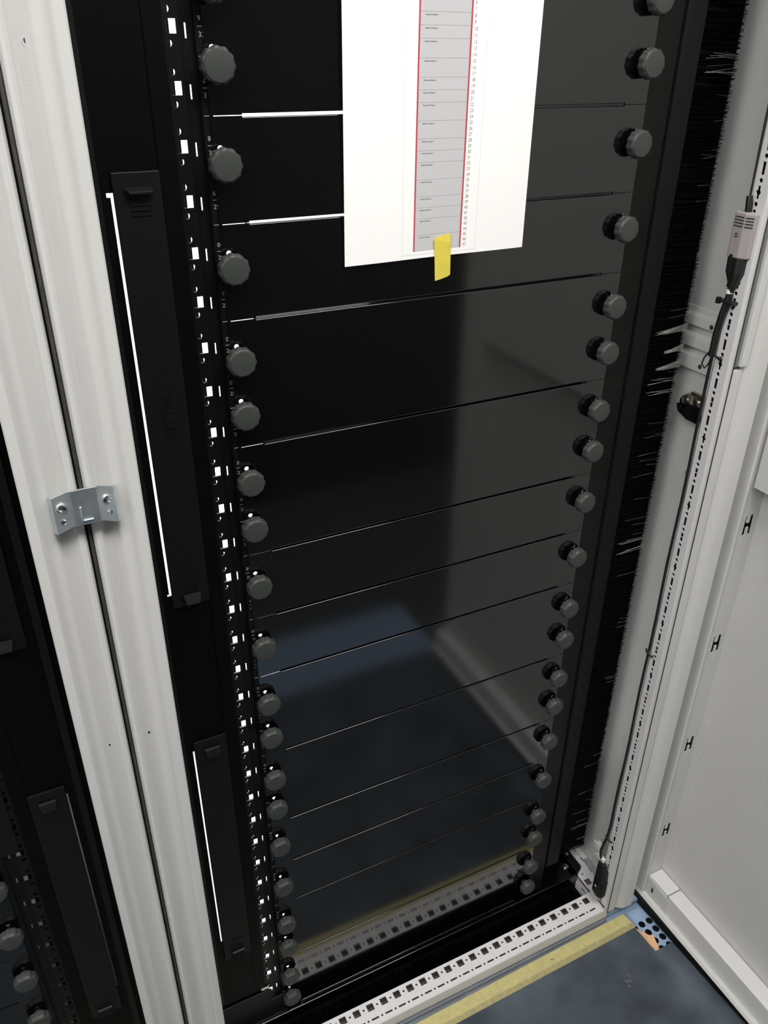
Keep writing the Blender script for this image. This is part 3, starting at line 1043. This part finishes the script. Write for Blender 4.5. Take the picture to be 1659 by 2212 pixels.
for pts, nm in (([(0.470, -0.1010), (0.476, -0.1030)], 'a'), ([(0.486, -0.1050), (0.500, -0.1045), (0.506, -0.1070)], 'b')):
    mb = MB()
    mb.tube([(p[0], p[1], ZF + 0.0026) for p in pts], 0.0004, 5)
    tag(mb.build('debris', MATTEB if nm == 'a' else YTAPE), 'tiny dark splinter lying on the khaki tape' if nm == 'a' else 'tiny pale yellow splinter on the khaki tape beside the dark one', 'debris')
mb = MB()
for (x0, y0, x1, y1) in ((0.5785, -0.1835, 0.5795, -0.190), (0.5725, -0.191, 0.5755, -0.197), (0.566, -0.199, 0.5685, -0.2035), (0.5655, -0.190, 0.5705, -0.196)):
    mb.tube([(x0, y0, ZF + 0.0019), (x1, y1, ZF + 0.0019)], 0.00016, 4)
tag(mb.build('paint_fleck', WHITEP), 'pale scratch flecks on the dark mat', 'flecks', kind='stuff')

# ------------------------------------------------------------------ sensor, cable, switch
XC = 0.5955
se = thing('climate_sensor', 'warm grey sensor box on the perforated post at the upper right', 'sensor', (XC, -0.067, 1.20))
mb = MB()
S8 = [(-0.0075, 0.0130), (-0.0075, -0.0020), (0.0000, -0.0130), (0.0035, -0.0135), (0.0045, 0.0), (0.0045, 0.0125)]
S8 = [(-0.0052, 0.0130), (-0.0062, 0.0110), (-0.0062, -0.0030), (-0.0012, -0.0130), (0.0040, -0.0135), (0.0045, 0.0130)]
mb.loft([[(p[0] * .96, p[1] * .96, -0.0245) for p in S8], [(p[0], p[1], -0.0230) for p in S8], [(p[0], p[1], 0.0240) for p in S8], [(p[0] * .9, p[1] * .92, 0.0262) for p in S8]])
mb.build('sensor_body', SENSOR, se, bevel=0.0007)
for k in range(4):
    for (a, b) in (((-0.0064, 0.0105), (-0.0064, -0.0020)), ((-0.0060, -0.0042), (-0.0018, -0.0124))):
        m2 = MB()
        z = 0.0205 - 0.0033 * k
        dd = Vector((b[0] - a[0], b[1] - a[1], 0)).normalized()
        nn = Vector((-dd.y, dd.x, 0))
        if nn.x > 0:
            nn = -nn
        A, B = Vector((a[0], a[1], z)) + nn * 0.0002, Vector((b[0], b[1], z)) + nn * 0.0002
        m2.add([tuple(A - nn * .001 - Vector((0, 0, .0006))), tuple(B - nn * .001 - Vector((0, 0, .0006))), tuple(B - nn * .001 + Vector((0, 0, .0006))), tuple(A - nn * .001 + Vector((0, 0, .0006))),
                tuple(A - Vector((0, 0, .0006))), tuple(B - Vector((0, 0, .0006))), tuple(B + Vector((0, 0, .0006))), tuple(A + Vector((0, 0, .0006)))],
               [(0, 3, 2, 1), (4, 5, 6, 7), (0, 1, 5, 4), (1, 2, 6, 5), (2, 3, 7, 6), (3, 0, 4, 7)])
        m2.build('vent_slot', DARKSLOT, se)
mb = MB()
mb.lathe((-0.0060, 0.0045, 0.0005), (-1, 0, 0), [(-0.001, 0.0026), (0.0004, 0.0026), (0.0005, 0.0018), (0.0001, 0.0012)], 16)
mb.build('screw', RUBBER, se, smooth=30)
pl = thing('connector_plug', 'black plug pushed into the underside of the grey sensor', 'plug', (XC, -0.067, 1.155))
mb = MB()
oc = lambda w, d, z, oy=0: [(-d, oy + w * .6, z), (-d, oy - w * .4, z), (-d * .3, oy - w, z), (d, oy - w, z), (d, oy + w, z), (-d * .6, oy + w, z)]
mb.loft([oc(.0060, .0035, -0.0130, 0.0), oc(.0066, .004, -0.0075, 0.0), oc(.0108, .0052, 0.0030, 0.001), oc(.0112, .0052, 0.0200, 0.0015)])
mb.box(-0.0066, -0.0046, 0.003, 0.008, 0.004, 0.024)
mb.build('plug_body', CABLE, pl, bevel=0.0006)
for k in range(3):
    mb = MB()
    mb.lathe((0, 0.0005, -0.0130 + 0.0022 * k), (0, 0, 1), [(0, 0.0062 - .0003 * k), (0.0011, 0.0062 - .0003 * k)], 12)
    mb.build('strain_ring', CABLE, pl)
cb = thing('sensor_cable', 'black cable running down the perforated post from sensor to floor switch', 'cable', (XC, -0.062, 0.6))
W2 = lambda pts: [(p[0] - XC, p[1] + 0.062, p[2] - 0.6) for p in pts]
mb = MB()
mb.tube(W2([(XC, -0.0665, 1.142), (XC, -0.0660, 1.128), (XC - .001, -0.0630, 1.110), (XC - .0015, -0.0605, 1.085), (XC - .001, -0.0600, 1.055)]), 0.0043, 10)
mb.build('cable_sleeve', CABLE, cb, smooth=50)
mb = MB()
pth = [(XC, -0.0600, 1.06)]
pth += [(XC, -0.0610 + 0.0008 * math.sin(k * 1.3), 1.05 - 0.05 * k) for k in range(1, 18)]
pth += [(XC - .001, -0.0600, 0.165), (XC - .003, -0.0570, 0.145), (XC - .004, -0.0545, 0.125), (XC - .003, -0.0560, 0.110), (XC - .001, -0.060, 0.098)]
mb.tube(W2(pth), [0.0020] * 15 + [0.0024] * (len(pth) - 15), 8)
mb.build('cable_run', CABLE, cb, smooth=50)
mb = MB()
mb.tube(W2([(XC + .001, -0.0610, 1.60), (XC + .001, -0.0612, 1.45), (XC + .001, -0.0625, 1.30), (XC + .001, -0.0640, 1.24)]), 0.0012, 7)
mb.tube(W2([(XC, -0.0640, 1.243), (XC, -0.0660, 1.235), (XC, -0.067, 1.225)]), [0.0034, 0.0040, 0.0038], 8)
mb.build('upper_cable', CABLE, cb, smooth=50)
mb = MB()
mb.lathe(W2([(XC, -0.0655, 1.1335)])[0], (0.05, 0.1, 1), [(0, 0.0050), (0.0055, 0.0050)], 14)
mb.build('cable_marker', WHITEP, cb, smooth=40)
mb = MB()
mb.box(*[v for v in (-0.006, 0.0042, -0.016, 0.006)], 1.1225 - 0.6, 1.1255 - 0.6)
mb.box(-0.007, -0.002, 0.004, 0.009, 1.120 - 0.6, 1.1275 - 0.6)
mb.build('cable_tie', CABLE, cb, bevel=0.0006)
mb = MB()
mb.tube(W2([(XC - .003, -0.0585, 1.062), (XC - .006, -0.0540, 1.052), (XC - .006, -0.0520, 1.043), (XC - .004, -0.0555, 1.038), (XC - .003, -0.0600, 1.045), (XC - .003, -0.062, 1.056)]), 0.0011, 6)
mb.tube(W2([(XC - .003, -0.0610, 1.060), (XC - .002, -0.070, 1.056), (XC + .0008, -0.0740, 1.055)]), [0.0011, 0.0014, 0.0034], 7)
mb.build('cable_tie', CABLE, cb, smooth=50)
for zc in (0.586, 0.163):
    mb = MB()
    mb.tube(W2([(XC - .003, -0.0575, zc + .006), (XC - .003, -0.0615, zc + .002), (XC - .001, -0.0660, zc - .003), (XC + .002, -0.0695, zc - .004)]), [0.0014, 0.0024, 0.0016, 0.0024], 7)
    mb.build('cable_tie', CABLE, cb, smooth=50)
# extra black upper cable running along the top of the post
sw = thing('door_switch', 'black door switch box standing at the lower end of the cable', 'switch', (0.594, -0.066, 0.0))
mb = MB()
hexo = lambda s, z, oy=0.0: [(-0.006 * s, oy + 0.011 * s, z), (-0.008 * s, oy + 0.006 * s, z), (-0.008 * s, oy - 0.007 * s, z), (-0.003 * s, oy - 0.0125 * s, z), (0.006 * s, oy - 0.0125 * s, z), (0.006 * s, oy + 0.011 * s, z)]
mb.loft([hexo(.62, 0.013, -.003), hexo(1.0, 0.021), hexo(1.0, 0.060)])
mb.build('switch_body', BLACKP, sw, bevel=0.0008)
mb = MB()
mb.loft([hexo(.92, 0.0600), hexo(.86, 0.082, .001), hexo(.55, 0.098, .004)])
mb.build('switch_cap', CABLE, sw, bevel=0.0008)
mb = MB()
mb.prism([(0.0035, 0.043), (-0.0005, 0.040), (0.0035, 0.037)], -0.0084, -0.0079, 'x')
mb.build('arrow_mark', WHITEP, sw)
ck = thing('cable_clamp', 'small shiny clamp with white tab behind the black door switch', 'clamp', (0.612, -0.035, 0.07))
mb = MB()
mb.box(-0.006, 0.004, -0.004, 0.010, 0.022, 0.036)
mb.box(-0.006, -0.0045, 0.008, 0.014, 0.026, 0.038)
mb.build('clamp_tab', WHITEP, ck, bevel=0.001)
mb = MB()
mb.lathe((-0.002, -0.002, 0.008), (-1, 0.2, 0.3), [(-0.006, 0.007), (0.003, 0.007), (0.005, 0.005), (0.006, 0.002)], 14)
mb.lathe((-0.002, 0.004, -0.008), (-1, 0.1, 0.2), [(-0.006, 0.006), (0.003, 0.006), (0.004, 0.003)], 14)
mb.box(-0.008, 0.004, -0.006, 0.006, -0.016, 0.012)
mb.build('clamp_body', CLEARP, ck, bevel=0.0008)
mb = MB()
mb.box(-0.0205, -0.014, -0.030, -0.012, 0.030, 0.0375)
mb.build('clamp_label', WHITEP, ck, bevel=0.0006)
mb = MB()
mb.plate(rect(-0.020, 0.030, -0.018, 0.018), [], lambda u, v, t: (v * 0.33 + 0.026, u * 0.7 + 0.035, t), -0.0863, -0.0845)
mb.build('clamp_base', ZINC, ck)

bpy.context.view_layer.update()
